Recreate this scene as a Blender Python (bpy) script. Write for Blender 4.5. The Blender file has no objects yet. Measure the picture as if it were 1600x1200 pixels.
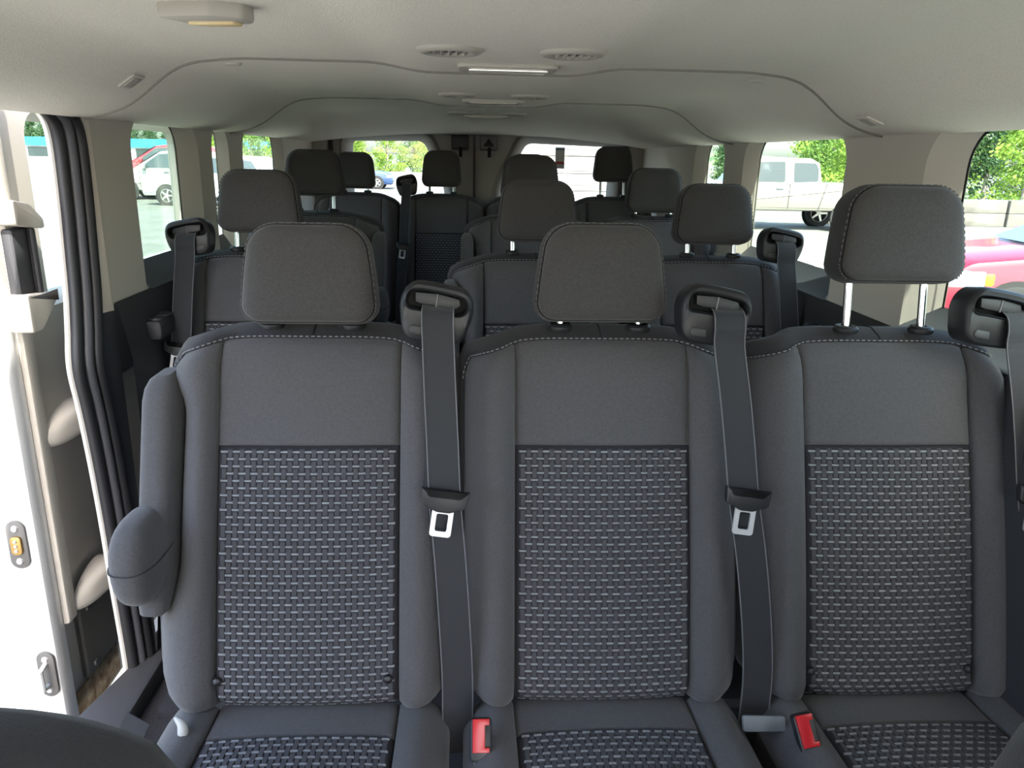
import bpy, math, random
from mathutils import Vector, Matrix, geometry
random.seed(7)
PI = math.pi
scene = bpy.context.scene
COL = scene.collection

# ------------------------------------------------------------------ camera
F_PX, VPX, VPY, ROLL = 1200.0, 733.0, 244.0, math.radians(1.2)
CAM = Vector((-.057, 0, 1.30))
yv = Vector(((VPX-800)/F_PX, (600-VPY)/F_PX, -1)).normalized()
hv = Vector((math.cos(ROLL), -math.sin(ROLL), 0))
zv = hv.cross(-yv).normalized()
if zv.y < 0: zv = -zv
xv = yv.cross(zv)
cd = bpy.data.cameras.new('camera'); cam = bpy.data.objects.new('camera', cd); COL.objects.link(cam)
cd.sensor_width = 36; cd.lens = 36*F_PX/1600; cd.clip_start = .02; cd.clip_end = 2000
Rm = Matrix((xv, yv, zv)).to_4x4()          # rows = world axes in camera space -> camera to world
cam.matrix_world = Matrix.Translation(CAM) @ Rm
scene.camera = cam

# ------------------------------------------------------------------ world, sun, exposure
scene.view_settings.view_transform = 'Standard'
try: scene.view_settings.look = 'None'
except Exception: pass
scene.view_settings.gamma = 1
scene.view_settings.use_curve_mapping = False
scene.view_settings.exposure = 2.5
w = bpy.data.worlds.new('sky'); scene.world = w; w.use_nodes = True
nt = w.node_tree; bg = nt.nodes['Background']
sk = nt.nodes.new('ShaderNodeTexSky'); sk.sky_type = 'NISHITA'; sk.sun_disc = False
SUN = Vector((.11, -.63, .77)).normalized()
sk.sun_elevation = math.asin(SUN.z); sk.sun_rotation = math.atan2(SUN.x, SUN.y)
sk.air_density = 1.0; sk.dust_density = 3.0; sk.ozone_density = 1.0
nt.links.new(sk.outputs[0], bg.inputs[0]); bg.inputs[1].default_value = .22
sd = bpy.data.lights.new('sun', 'SUN'); so = bpy.data.objects.new('sun', sd); COL.objects.link(so)
sd.energy = 4.0; sd.angle = math.radians(.53); sd.color = (1, .95, .86)
so.rotation_euler = SUN.to_track_quat('Z', 'Y').to_euler()

# ------------------------------------------------------------------ materials
MATS = {}
def mat(name, col, rough=.7, metal=0, bump=0, scale=200, var=0, vscale=8, spec=.5, sheen=0, coat=0, col2=None, kind='noise', emis=None):
    if name in MATS: return MATS[name]
    m = bpy.data.materials.new(name); m.use_nodes = True; MATS[name] = m
    t = m.node_tree; b = t.nodes['Principled BSDF']
    c = (*col, 1) if len(col) == 3 else col
    b.inputs['Base Color'].default_value = c
    b.inputs['Roughness'].default_value = rough; b.inputs['Metallic'].default_value = metal
    b.inputs['Specular IOR Level'].default_value = spec
    if sheen: b.inputs['Sheen Weight'].default_value = sheen
    if coat: b.inputs['Coat Weight'].default_value = coat; b.inputs['Coat Roughness'].default_value = .05
    tc = t.nodes.new('ShaderNodeTexCoord')
    if var or col2:
        n = t.nodes.new('ShaderNodeTexNoise'); n.inputs['Scale'].default_value = vscale; n.inputs['Detail'].default_value = 5
        r = t.nodes.new('ShaderNodeValToRGB')
        c1 = col2 if col2 else tuple(max(0, x*(1+var)) for x in col)
        c0 = col if col2 else tuple(x*(1-var) for x in col)
        r.color_ramp.elements[0].color = (*c0, 1); r.color_ramp.elements[1].color = (*c1, 1)
        r.color_ramp.elements[0].position = .35; r.color_ramp.elements[1].position = .65
        t.links.new(tc.outputs['Object'], n.inputs['Vector']); t.links.new(n.outputs[0], r.inputs[0])
        t.links.new(r.outputs[0], b.inputs['Base Color'])
    if bump:
        n2 = t.nodes.new('ShaderNodeTexNoise'); n2.inputs['Scale'].default_value = scale; n2.inputs['Detail'].default_value = 2
        bp = t.nodes.new('ShaderNodeBump'); bp.inputs['Strength'].default_value = bump; bp.inputs['Distance'].default_value = .002
        t.links.new(tc.outputs['Object'], n2.inputs['Vector']); t.links.new(n2.outputs[0], bp.inputs['Height'])
        t.links.new(bp.outputs[0], b.inputs['Normal'])
    if emis:
        b.inputs['Emission Color'].default_value = (*emis[0], 1); b.inputs['Emission Strength'].default_value = emis[1]
    return m

def glass_mat(name, tint, refl=.06):
    m = bpy.data.materials.new(name); m.use_nodes = True; MATS[name] = m
    t = m.node_tree; t.nodes.clear()
    o = t.nodes.new('ShaderNodeOutputMaterial'); mx = t.nodes.new('ShaderNodeMixShader')
    tr = t.nodes.new('ShaderNodeBsdfTransparent'); gl = t.nodes.new('ShaderNodeBsdfGlossy')
    tr.inputs[0].default_value = (*tint, 1); gl.inputs['Roughness'].default_value = .02
    mx.inputs[0].default_value = refl
    t.links.new(tr.outputs[0], mx.inputs[1]); t.links.new(gl.outputs[0], mx.inputs[2]); t.links.new(mx.outputs[0], o.inputs[0])
    return m

FAB   = mat('seat_fabric', (.062,.061,.064), .92, bump=.35, scale=900, var=.10, vscale=260, sheen=.15)
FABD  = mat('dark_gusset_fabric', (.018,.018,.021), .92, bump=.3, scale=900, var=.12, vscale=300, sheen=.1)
INS   = mat('insert_ground_fabric', (.020,.020,.025), .95, bump=.3, scale=700)
RIB   = mat('insert_rib_fabric', (.050,.049,.055), .93, bump=.4, scale=1200, var=.12, vscale=90)
THR   = mat('insert_thread', (.20,.21,.22), .8, var=.15, vscale=120)
STI   = mat('stitch_thread', (.20,.20,.21), .8)
HFAB  = mat('headrest_fabric', (.044,.042,.0415), .92, bump=.35, scale=900, var=.12, vscale=300, sheen=.12)
BLK   = mat('black_plastic', (.014,.015,.017), .42, bump=.12, scale=1500)
BLK2  = mat('slot_plastic', (.022,.023,.025), .5)
VOID  = mat('slot_black', (.004,.004,.004), .8)
BELT  = mat('belt_webbing', (.014,.015,.018), .75, bump=.3, scale=1400, sheen=.2)
BELTE = mat('belt_edge_thread', (.12,.12,.13), .8)
CHROME= mat('chrome', (.78,.79,.8), .12, metal=1)
STEEL = mat('buckle_steel', (.52,.52,.52), .4, metal=.35)
RED   = mat('buckle_red', (.48,.010,.016), .35, spec=.5)
BEIGE = mat('beige_headliner', (.73,.70,.615), .95, bump=.5, scale=500, var=.05, vscale=300)
TRIM  = mat('beige_trim', (.55,.515,.455), .6, bump=.15, scale=900)
TRIMG = mat('grey_trim', (.36,.345,.315), .7, bump=.15, scale=900)
DARK  = mat('dark_trim', (.030,.031,.035), .55, bump=.25, scale=700)
SILL  = mat('sill_plastic', (.045,.05,.058), .3, bump=.12, scale=900)
RUB   = mat('rubber_seal', (.014,.014,.016), .5)
RUBG  = mat('rubber_rib', (.075,.075,.085), .45)
WHITE = mat('white_paint', (.78,.78,.78), .3, coat=.4)
CREAM = mat('cream_flange_paint', (.72,.70,.64), .4)
CARP  = mat('carpet', (.022,.022,.025), 1, bump=.8, scale=250, var=.3, vscale=200)
STEP  = mat('step_plastic', (.055,.056,.06), .6, bump=.35, scale=500)
RUST  = mat('rust', (.17,.10,.055), .9, col2=(.45,.36,.24), vscale=30, bump=.5, scale=90)
PLATE = mat('latch_plate', (.13,.125,.12), .45, metal=.4)
BRASS = mat('brass_contact', (.55,.36,.14), .3, metal=1)
LENS  = mat('lamp_lens', (.75,.70,.60), .3)
AMBER = mat('warm_reflector', (.62,.45,.20), .4, col2=(.8,.66,.38), vscale=12)
TINT  = glass_mat('tinted_glass', (.86,.92,.88))
TINTR = glass_mat('rear_glass', (.86,.89,.87))
ASPH  = mat('asphalt', (.115,.115,.103), .92, col2=(.155,.155,.142), vscale=1.3, bump=.6, scale=120)
CONC  = mat('concrete', (.10,.092,.08), .9, col2=(.16,.15,.135), vscale=1.4, bump=.4, scale=60)

# ------------------------------------------------------------------ helpers
def link(o, parent=None):
    COL.objects.link(o)
    if parent is not None: o.parent = parent
    return o
def mesh(name, v, f, m, smooth=True, sharp=40):
    me = bpy.data.meshes.new(name); me.from_pydata([tuple(p) for p in v], [], f); me.validate()
    ms = m if isinstance(m, (list, tuple)) else [m]
    for k in ms: me.materials.append(k)
    if smooth:
        me.polygons.foreach_set('use_smooth', [True]*len(me.polygons))
        me.set_sharp_from_angle(angle=math.radians(sharp))
    me.update(); return me
def put(name, me, parent=None, loc=(0,0,0), rot=(0,0,0), kind=None, label=None, cat=None, group=None):
    o = bpy.data.objects.new(name, me); link(o, parent); o.location = loc; o.rotation_euler = rot
    return tag(o, label, cat, group, kind)
def tag(o, label=None, cat=None, group=None, kind=None):
    if label: o['label'] = label
    if cat: o['category'] = cat
    if group: o['group'] = group
    if kind: o['kind'] = kind
    return o
def empty(name, loc, label=None, cat=None, group=None, rot=(0,0,0), kind=None):
    o = bpy.data.objects.new(name, None); COL.objects.link(o); o.location = loc; o.rotation_euler = rot
    o.empty_display_size = .1
    return tag(o, label, cat, group, kind)
class MB:
    def __init__(s): s.v = []; s.f = []
    def add(s, v, f):
        n = len(s.v); s.v += [tuple(p) for p in v]; s.f += [tuple(i+n for i in q) for q in f]; return s
    def box(s, a, b, bev=0):
        (x0,y0,z0), (x1,y1,z1) = a, b
        if bev <= 0:
            v = [(x,y,z) for z in (z0,z1) for y in (y0,y1) for x in (x0,x1)]
            return s.add(v, [(0,2,3,1),(4,5,7,6),(0,1,5,4),(2,6,7,3),(0,4,6,2),(1,3,7,5)])
        prof = rrect((x0+x1)/2, (z0+z1)/2, (x1-x0)/2, (z1-z0)/2, min(bev*1.5, (x1-x0)/2.01, (z1-z0)/2.01), 4)
        return s.prism(prof, y0, y1, bev)
    def prism(s, prof, y0, y1, bev=0):        # prof in (x,z), extruded in y
        n = len(prof); rings = []
        if bev > 0:
            rings = [(y0, bev), (y0+bev*.3, bev*.3), (y0+bev, 0), (y1-bev, 0), (y1-bev*.3, bev*.3), (y1, bev)]
        else: rings = [(y0,0), (y1,0)]
        v = []; f = []
        for y, ins in rings:
            v += [(p[0], y, p[1]) for p in inset(prof, ins)]
        for k in range(len(rings)-1):
            for i in range(n):
                j = (i+1) % n; f.append((k*n+i, k*n+j, (k+1)*n+j, (k+1)*n+i))
        f.append(tuple(range(n))[::-1]); f.append(tuple((len(rings)-1)*n+i for i in range(n)))
        f = [tuple(reversed(q)) for q in f]
        return s.add(v, f)
    def tube(s, pts, r, seg=10, cap=True):
        pts = [Vector(p) for p in pts]; n = len(pts); v = []; f = []
        rr = r if isinstance(r, (list,tuple)) else [r]*n
        for i, p in enumerate(pts):
            d = (pts[min(i+1,n-1)]-pts[max(i-1,0)]).normalized()
            a = d.orthogonal().normalized() if i == 0 else (a - d*a.dot(d)).normalized()
            b = d.cross(a)
            for k in range(seg):
                t = 2*PI*k/seg; v.append(p+(a*math.cos(t)+b*math.sin(t))*rr[i])
        for i in range(n-1):
            for k in range(seg):
                q = (k+1) % seg; f.append((i*seg+k, i*seg+q, (i+1)*seg+q, (i+1)*seg+k))
        if cap: f.append(tuple(range(seg))[::-1]); f.append(tuple((n-1)*seg+k for k in range(seg)))
        return s.add(v, f)
    def lathe(s, prof, seg=28, ax='z', c=(0,0,0)):   # prof: (r,h)
        v = []; f = []
        for r, h in prof:
            for k in range(seg):
                t = 2*PI*k/seg; a, b = r*math.cos(t), r*math.sin(t)
                v.append({'z':(a,b,h),'y':(a,h,b),'x':(h,a,b)}[ax])
        v = [(p[0]+c[0], p[1]+c[1], p[2]+c[2]) for p in v]
        for i in range(len(prof)-1):
            for k in range(seg):
                q = (k+1) % seg; f.append((i*seg+k, i*seg+q, (i+1)*seg+q, (i+1)*seg+k))
        return s.add(v, f)
    def grid(s, fn, n, m):      # fn(i/n, j/m)
        v = [fn(i/n, j/m) for j in range(m+1) for i in range(n+1)]
        f = [(j*(n+1)+i, j*(n+1)+i+1, (j+1)*(n+1)+i+1, (j+1)*(n+1)+i) for j in range(m) for i in range(n)]
        return s.add(v, f)
    def mesh(s, name, m, smooth=True, sharp=40): return mesh(name, s.v, s.f, m, smooth, sharp)
    def build(s, name, m, parent=None, smooth=True, sharp=40, **k): return put(name, s.mesh(name, m, smooth, sharp), parent, **k)
def rrect(cx, cz, hx, hz, r, n=5, rb=None):
    p = []
    rb = r if rb is None else rb
    for (sx, sz, a0, rr) in ((1,1,0,r), (-1,1,PI/2,r), (-1,-1,PI,rb), (1,-1,1.5*PI,rb)):
        for k in range(n+1):
            a = a0 + PI/2*k/n
            p.append((cx+sx*(hx-rr)+rr*math.cos(a), cz+sz*(hz-rr)+rr*math.sin(a)))
    return p
def inset(p, d):
    if d == 0: return list(p)
    n = len(p); out = []
    area = sum(p[i][0]*p[(i+1)%n][1]-p[(i+1)%n][0]*p[i][1] for i in range(n)); sg = 1 if area > 0 else -1
    for i in range(n):
        a, b, c = Vector(p[i-1]), Vector(p[i]), Vector(p[(i+1)%n])
        e1 = (b-a); e2 = (c-b)
        if e1.length < 1e-9: e1 = e2
        if e2.length < 1e-9: e2 = e1
        n1 = Vector((-e1.y, e1.x)).normalized()*sg; n2 = Vector((-e2.y, e2.x)).normalized()*sg
        m = n1+n2
        m = m.normalized() if m.length > 1e-6 else n1
        q = b + m*d/max(.5, m.dot(n1)); out.append((q.x, q.y))
    return out
def lerp(a, b, t): return a+(b-a)*t
def interp(x, kn):
    if x <= kn[0][0]: return kn[0][1]
    for (a, va), (b, vb) in zip(kn, kn[1:]):
        if x <= b: return lerp(va, vb, (x-a)/(b-a))
    return kn[-1][1]
def sinterp(x, kn, h=.02): return sum(interp(x+h*k, kn) for k in (-2,-1,0,1,2))/5
CACHE = {}
def cached(key, fn):
    if key not in CACHE: CACHE[key] = fn()
    return CACHE[key]

# ------------------------------------------------------------------ van shell : floor, ceiling, walls
GZ = -.55
fl = MB().box((-.93,-.9,-.06), (.95,4.32,0)).build('floor', CARP, kind='structure')
CP = [(0,1.458),(.15,1.458),(.24,1.474),(.50,1.474),(.60,1.466),(.65,1.447),(.70,1.412),(.74,1.388),(.80,1.370),(.87,1.360)]
def zc(x, y):
    z = sinterp(abs(x), CP, .012)
    if y > 3.42:      # the rear section drops towards the tailgate header
        t = (y-3.42)/.70; lo = min(z, 1.418-.05*(abs(x)/.8)**2); z = lerp(z, lo, min(1, 1.15*t - .15*t*t))
    return z
def seam(y0): return lambda x: y0 + .13*max(0, (abs(x)-.5)/.37)**1.5
def ceiling_panel(name, ya, yb, dz, label_m=BEIGE):
    def fn(a, b):
        x = lerp(-.87, .87, a); y0, y1 = ya(x), yb(x); y = lerp(y0, y1, b)
        z = zc(x, y) + dz
        return (x, y, z)
    mb = MB().grid(fn, 110, 40)
    return mb
s1, s2 = seam(1.62), seam(2.63)
cm = ceiling_panel('a', lambda x: -.75, s1, 0)
n = 111
# rolled rear lips that make the lap joints
def lip(mb, sfn, dz):
    v = []; f = []
    for (dy, dzz) in ((0,0),(.004,.002),(.006,.006),(.004,.016)):
        for i in range(111):
            x = lerp(-.87,.87,i/110); y = sfn(x); v.append((x, y+dy, zc(x,y)+dz+dzz))
    for k in range(3):
        for i in range(110): f.append((k*111+i, k*111+i+1, (k+1)*111+i+1, (k+1)*111+i))
    mb.add(v, f)
def flip(mb, sfn, dz):
    v = []; f = []
    for (dy, dzz) in ((.004,0),(.001,.002),(0,.005),(.002,.016)):
        for i in range(111):
            x = lerp(-.87,.87,i/110); y = sfn(x); v.append((x, y+dy, zc(x,y)+dz+dzz))
    for k in range(3):
        for i in range(110): f.append((k*111+i, k*111+i+1, (k+1)*111+i+1, (k+1)*111+i))
    mb.add(v, f)
lip(cm, s1, 0); cm.build('ceiling', BEIGE, kind='structure')
cm = ceiling_panel('b', lambda x: s1(x)+.004, s2, -.0015); lip(cm, s2, -.0015); flip(cm, s1, -.0015); cm.build('ceiling', BEIGE, kind='structure')
cm = ceiling_panel('c', lambda x: s2(x)+.004, lambda x: 4.12, -.003); flip(cm, s2, -.003)
v = []; f = []
for (dy, dzz) in ((0,0),(.012,-.004),(.02,.0),(.022,.03)):
    for i in range(111):
        x = lerp(-.87,.87,i/110); v.append((x, 4.12+dy, zc(x,4.12)-.003+dzz))
for k in range(3):
    for i in range(110): f.append((k*111+i, k*111+i+1, (k+1)*111+i+1, (k+1)*111+i))
cm.add(v, f); cm.build('ceiling', BEIGE, kind='structure')

for sfn_, dz_ in ((s1,.0),(s2,-.0015)):
    MB().tube([(x_*.01, sfn_(x_*.01)+.003, zc(x_*.01, sfn_(x_*.01))+dz_-.0012) for x_ in range(-86,87,2)], .0030, 6).build('trim_seam', mat('seam_gap',(.24,.23,.20),.9), kind='structure')
def cdt(outline, holes):
    pts = []; edges = []
    for loop in [outline]+holes:
        n0 = len(pts); pts += [Vector(p) for p in loop]
        edges += [(n0+i, n0+(i+1) % len(loop)) for i in range(len(loop))]
    # interior subdivision points keep triangles tidy
    r = geometry.delaunay_2d_cdt(pts, edges, [], 0, 1e-5)
    vs, fs = r[0], r[2]
    def inside(p, lp):
        c = False; j = len(lp)-1
        for i in range(len(lp)):
            a, b = lp[i], lp[j]
            if (a[1] > p[1]) != (b[1] > p[1]) and p[0] < (b[0]-a[0])*(p[1]-a[1])/(b[1]-a[1])+a[0]: c = not c
            j = i
        return c
    out = []
    for f in fs:
        c = sum((vs[i] for i in f), Vector((0,0)))/len(f)
        if inside(c, outline) and not any(inside(c, h) for h in holes): out.append(tuple(f))
    return vs, out
def wall(name, side, outline, holes, panes, wx, gx, material):
    """side=-1/+1, outline, holes and panes in (y,z); trim wall whose openings slope to the glass"""
    mb = MB(); vs, fs = cdt(outline, holes)
    mb.add([(side*wx, p[0], p[1]) for p in vs], fs if side < 0 else [tuple(reversed(q)) for q in fs])
    for h, g in zip(holes, panes):
        n = len(h); v = []; f = []
        rings = [(0,wx),(.06,wx+.002),(.16,wx+.006),(.5,lerp(wx,gx,.45)),(.9,gx-.003),(1,gx)]
        for t, x in rings:
            v += [(side*x, lerp(p[0],q[0],t), lerp(p[1],q[1],t)) for p, q in zip(h, g)]
        for k in range(len(rings)-1):
            for i in range(n):
                j = (i+1) % n; f.append((k*n+i, k*n+j, (k+1)*n+j, (k+1)*n+i))
        mb.add(v, f)
    return mb.build(name, material, kind='structure', sharp=50)
def winloop(y0, y1, z0, z1, r=.07):
    return rrect((y0+y1)/2, (z0+z1)/2, (y1-y0)/2, (z1-z0)/2, min(r,(y1-y0)/2.2), 7, .012)
WX, GX = .86, .895
def add_wall(side, y0, y1, wins, tag_):
    out = [(y0,.962),(y1,.962),(y1,1.42),(y0,1.42)]
    holes = [winloop(a,b,.968,1.378,.085) for a,b,g0,g1 in wins]
    panes = [winloop(g0,g1,.990,1.376,.080) for a,b,g0,g1 in wins]
    wall('wall_'+tag_, side, out, holes, panes, WX, GX, TRIM)
    # dark lower panel with an arm ledge
    prof = [(WX-.004,.966),(WX-.012,.955),(WX-.02,.90),(WX-.03,.84),(WX-.03,.3),(WX-.0,.05),(WX+.0,0)]
    mb = MB(); ys = [lerp(y0,y1,k/24) for k in range(25)]
    v = [(side*x, y, z) for (x,z) in prof for y in ys]
    f = [(a*25+b, a*25+b+1, (a+1)*25+b+1, (a+1)*25+b) for a in range(len(prof)-1) for b in range(24)]
    mb.add(v, f); mb.build('wall_'+tag_+'_lower', DARK, kind='structure')
    for a,b,g0,g1 in wins:
        m = MB()
        A = (side*(WX-.012), .966); B = (side*(WX+.006), .982); Cc = (side*(GX-.004), 1.030)
        v = [(p[0], y, p[1]) for p, (ya, yb) in ((A,(a,b)),(B,(a+.004,b-.012)),(Cc,(g0,g1))) for y in (ya,yb)]
        m.add(v, [(0,1,3,2),(2,3,5,4)]); m.build('trim_sill', SILL, kind='structure')
wl = [(1.955,2.43,1.965,2.335),(2.555,2.73,2.565,2.70),(2.895,3.53,2.905,3.46)]
wr = [(.15,1.56,.16,1.47),(1.90,2.63,1.91,2.565),(2.83,3.22,2.84,3.13)]
add_wall(-1, 1.76, 4.3, wl, 'left'); add_wall(1, -.4, 4.3, wr, 'right')
wn = 1
for side, ws in ((-1,wl),(1,wr)):
    for a,b,g0,g1 in ws:
        lp = winloop(g0, g1, .99, 1.376, .080)
        m = MB().prism(lp, -.002, .002)
        v = [(side*(GX-.001)+p[1], p[0], p[2]) for p in m.v]
        o = put('window_%d' % wn, mesh('pane', v, m.f, TINT, False), kind='structure'); wn += 1
        g = MB()
        r1 = inset(lp,-.001); r2 = inset(lp,.006); nn = len(lp)
        vv = [(side*(GX-.005), p[0], p[1]) for p in r1]+[(side*(GX-.005), p[0], p[1]) for p in r2]
        g.add(vv, [(i,(i+1)%nn,nn+(i+1)%nn,nn+i) for i in range(nn)]); g.build('glass_seal', RUB, o, False)
# outer roof skin with side rails closes the shell above the headliner
m = MB().box((-.915,-.8,1.50),(.915,4.4,1.52),.008); m.build('roof', WHITE, kind='structure')
for side in (-1,1):
    MB().box((side*.900-.012,1.7 if side < 0 else -.8,1.385),(side*.900+.012,4.4,1.505),.004).build('roof_rail', WHITE, kind='structure')
MB().box((-.91,4.30,1.43),(.91,4.39,1.505),.008).build('roof_rail', WHITE, kind='structure')
# ---- rear doors
def rear_door(name, x0, x1, wloop, side):
    mb = MB(); out = [(x0,.0),(x1,.0),(x1,1.45),(x0,1.45)]
    vs, fs = cdt(out, [wloop]); Y0 = 4.24
    mb.add([(p[0], Y0, p[1]) for p in vs], fs)
    rings = [(-.03,-.035),(-.028,-.04),(-.02,-.038),(0,0),(.012,.02),(.02,.05)]
    v = []; f = []; n = len(wloop)
    for d, dy in [(-.045,0)]+rings:
        v += [(q[0], Y0+dy-.0005, q[1]) for q in inset(wloop, d)]
    for k in range(len(rings)):
        for i in range(n):
            j = (i+1)%n; f.append((k*n+i,k*n+j,(k+1)*n+j,(k+1)*n+i))
    mb.add(v, f)
    d = mb.build(name, TRIMG, kind='structure', sharp=50)
    g = MB().prism(wloop, Y0+.045, Y0+.05)
    p = g.build('pane', TINTR, d, False)
    return d
def wpoly(pts, r, n=5):
    out = []
    for i in range(len(pts)):
        a, b, c = Vector(pts[i-1]), Vector(pts[i]), Vector(pts[(i+1)%len(pts)])
        u = (a-b).normalized(); w_ = (c-b).normalized()
        p0 = b+u*r; p1 = b+w_*r
        for k in range(n+1):
            t = k/n; q = p0*(1-t)**2 + b*2*t*(1-t) + p1*t*t; out.append((q.x,q.y))
    return out
WLo = wpoly([(-.69,.86),(-.17,.86),(-.17,1.14),(-.285,1.392),(-.69,1.385)], .05)
WRo = wpoly([(.11,.86),(.70,.86),(.72,1.38),(.235,1.392),(.11,1.14)], .05)
d1 = rear_door('door_1', -.80, -.034, WLo, -1)
d2 = rear_door('door_2', -.026, .84, WRo, 1)
MB().box((-.036,4.205,0),(-.024,4.239,1.44)).build('center_seal', RUB, d1, False)
for d, xs_ in ((d1,-.105),(d2,.045)):     # latch mechanisms at the top inner corners
    m = MB().box((xs_-.045,4.20,1.33),(xs_+.045,4.238,1.405), .006); m.build('latch_body', BLK if d is d1 else PLATE, d)
    MB().box((xs_-.005,4.19,1.295),(xs_+.012,4.215,1.345), .003).build('latch_lever', VOID, d)
    if d is d2: MB().prism([(xs_-.03,1.35),(xs_+.03,1.35),(xs_,1.392)], 4.192, 4.199).build('latch_arrow', VOID, d, False)
g = MB()
for k in range(13):
    z = .90+k*.037; g.box((.235-.11*max(0,(1.2-z)/.3),4.282,z),(.70,4.284,z+.002))
g.build('defroster_wires', mat('defroster_wire',(.25,.2,.15),.6), d2, False)
for side, ya, yb_ in ((-1,4.18,4.24),(1,4.18,4.24)):   # D pillar / door frame seal
    MB().box((side*.83-.045, ya, 0),(side*.83+.045, yb_, 1.46), .02).build('trim_%d' % (8+side), TRIMG, kind='structure')
    MB().box((side*.775-.010, 4.215, .5),(side*.775+.010, 4.238, 1.39), .004).build('trim_%d' % (11+side), RUB, kind='structure')
MB().box((-.8,4.15,1.405),(.84,4.24,1.47), .012).build('trim_3', TRIMG, kind='structure')
# sticker on the right rear pane
st = MB().box((.405,4.278,1.245),(.455,4.2815,1.355)).build('window_sticker', mat('sticker_white',(.75,.76,.76),.6), smooth=False,
     label='small white paper sticker on the right rear window', cat='sticker')
MB().box((.408,4.276,1.340),(.452,4.2778,1.350)).build('header_band', mat('sticker_blue',(.2,.35,.5),.6), st, False)
MB().box((.408,4.276,1.268),(.452,4.2778,1.282)).build('red_band', mat('sticker_red',(.6,.12,.1),.6), st, False)
# C pillar front return, jamb flange, and the ribbed door seal
SEAL = [(1.62,1.405),(1.70,1.372),(1.735,1.33),(1.735,1.22),(1.725,1.10),(1.715,1.0),(1.70,.92),(1.685,.84),(1.70,.74),(1.715,.6),(1.725,.45),(1.73,.3),(1.74,.1),(1.74,.03)]
def spath(pts, n=60):
    # catmull-rom resample
    P = [Vector(p) for p in pts]; out = []
    m = len(P)-1
    for k in range(n+1):
        t = k/n*m; i = min(int(t), m-1); t -= i
        p0, p1, p2, p3 = P[max(i-1,0)], P[i], P[i+1], P[min(i+2,m)]
        out.append(.5*((2*p1)+(p2-p0)*t+(2*p0-5*p1+4*p2-p3)*t*t+(3*p1-p0-3*p2+p3)*t**3))
    return out
sp = spath(SEAL)
seal = empty('trim_20', (0,0,0), kind='structure')
seal['label'] = 'black ribbed rubber seal along the sliding door opening'
for (dy, x, r, mt, nm) in ((-.034,-.899,.013,RUB,'seal_lip'),(-.013,-.889,.014,RUBG,'seal_rib'),(.009,-.877,.014,RUB,'seal_lip')):
    MB().tube([(x, p.x+dy, p.y) for p in sp], r, 10).build(nm, mt, seal)
v = []; f = []
for p in sp:
    v += [(-.86, 1.765, p.y), (-.872, p.x+.02, p.y), (-.925, p.x-.03, p.y)]
for i in range(len(sp)-1):
    f += [(i*3,i*3+1,(i+1)*3+1,(i+1)*3), (i*3+1,i*3+2,(i+1)*3+2,(i+1)*3+1)]
up = [q for q in f if v[q[0]][2] > .96]; lo = [q for q in f if v[q[0]][2] <= .96]
put('trim_21', mesh('pillar_return', v, up, TRIM), kind='structure'); put('trim_22', mesh('pillar_return_low', v, lo, DARK), kind='structure')
v = []; f = []
for p in sp:
    v += [(-.906, p.x-.038, p.y), (-.912, p.x-.046, p.y), (-.924, p.x-.036, p.y)]
for i in range(len(sp)-1):
    f += [(i*3,i*3+1,(i+1)*3+1,(i+1)*3), (i*3+1,i*3+2,(i+1)*3+2,(i+1)*3+1)]
put('trim_23', mesh('jamb_flange', v, f, CREAM), kind='structure')

# ------------------------------------------------------------------ sliding door (open, outside the left wall)
sdoor = empty('door_3', (-1.0,1.60,0), kind='structure')
DXI = 0.0
Dh = winloop(.165,1.15,.955,1.375,.06)
vs, fs = cdt([(.04,.52),(1.35,.52),(1.35,1.42),(.04,1.42)], [Dh])
mb = MB().add([(0,p[0],p[1]) for p in vs], fs)
rings = [(0,0),(.006,-.01),(.02,-.06)]; n = len(Dh); v = []; f = []
for d,x in rings: v += [(x,q[0],q[1]) for q in inset(Dh,d)]
for k in range(2):
    for i in range(n):
        j=(i+1)%n; f.append((k*n+i,k*n+j,(k+1)*n+j,(k+1)*n+i))
mb.add(v,f); mb.build('upper_trim', TRIM, sdoor)
def lowtrim(a,b):
    y = lerp(.04,1.35,a); z = lerp(.20,.52,b)
    return (.0-.03*(1-b)**2, y, z)
MB().grid(lowtrim, 10, 8).build('lower_trim', TRIM, sdoor)
m = MB().prism(inset(Dh,.01), -.002,.002); put('pane', mesh('pane',[(-.055+p[1],p[0],p[2]) for p in m.v], m.f, TINT, False), sdoor)
MB().box((-.02,.25,.93),(.03,1.2,.972),.01).build('window_sill', SILL, sdoor)
MB().box((-.005,.30,.72),(.025,1.25,.95),.02).build('dark_trim_bulge', DARK, sdoor)
m = MB().tube([(.035,.30,.965),(.034,.30,1.015)],.006,8); m.build('lock_pin', VOID, sdoor)
MB().box((-.118,-.02,-.14),(-.005,.038,1.43),.012).build('jamb', WHITE, sdoor)
MB().box((-.03,.03,.22),(.008,.07,1.42),.006).build('edge_seal', TRIM, sdoor)
MB().box((-.132,-.005,-.14),(-.110,1.36,.96),.008).build('outer_skin', WHITE, sdoor)
MB().box((-.10,.03,-.12),(-.035,1.35,.22),.006).build('bottom_rail', mat('grey_paint',(.42,.42,.42),.5), sdoor)
MB().box((-.036,.12,.0),(-.015,1.2,.23),.008).build('kick_panel', mat('kick_plastic',(.10,.097,.092),.6), sdoor)
for y,z in ((.15,.19),(.15,.03),(.5,.12)): MB().lathe([(.0,.006),(.008,.005),(.010,0)],10,'x',(-.013,y,z)).build('screw', PLATE, sdoor)
MB().box((-.034,.05,-.10),(-.028,.30,-.01),.002).build('rust_patch', RUST, sdoor)
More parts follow.
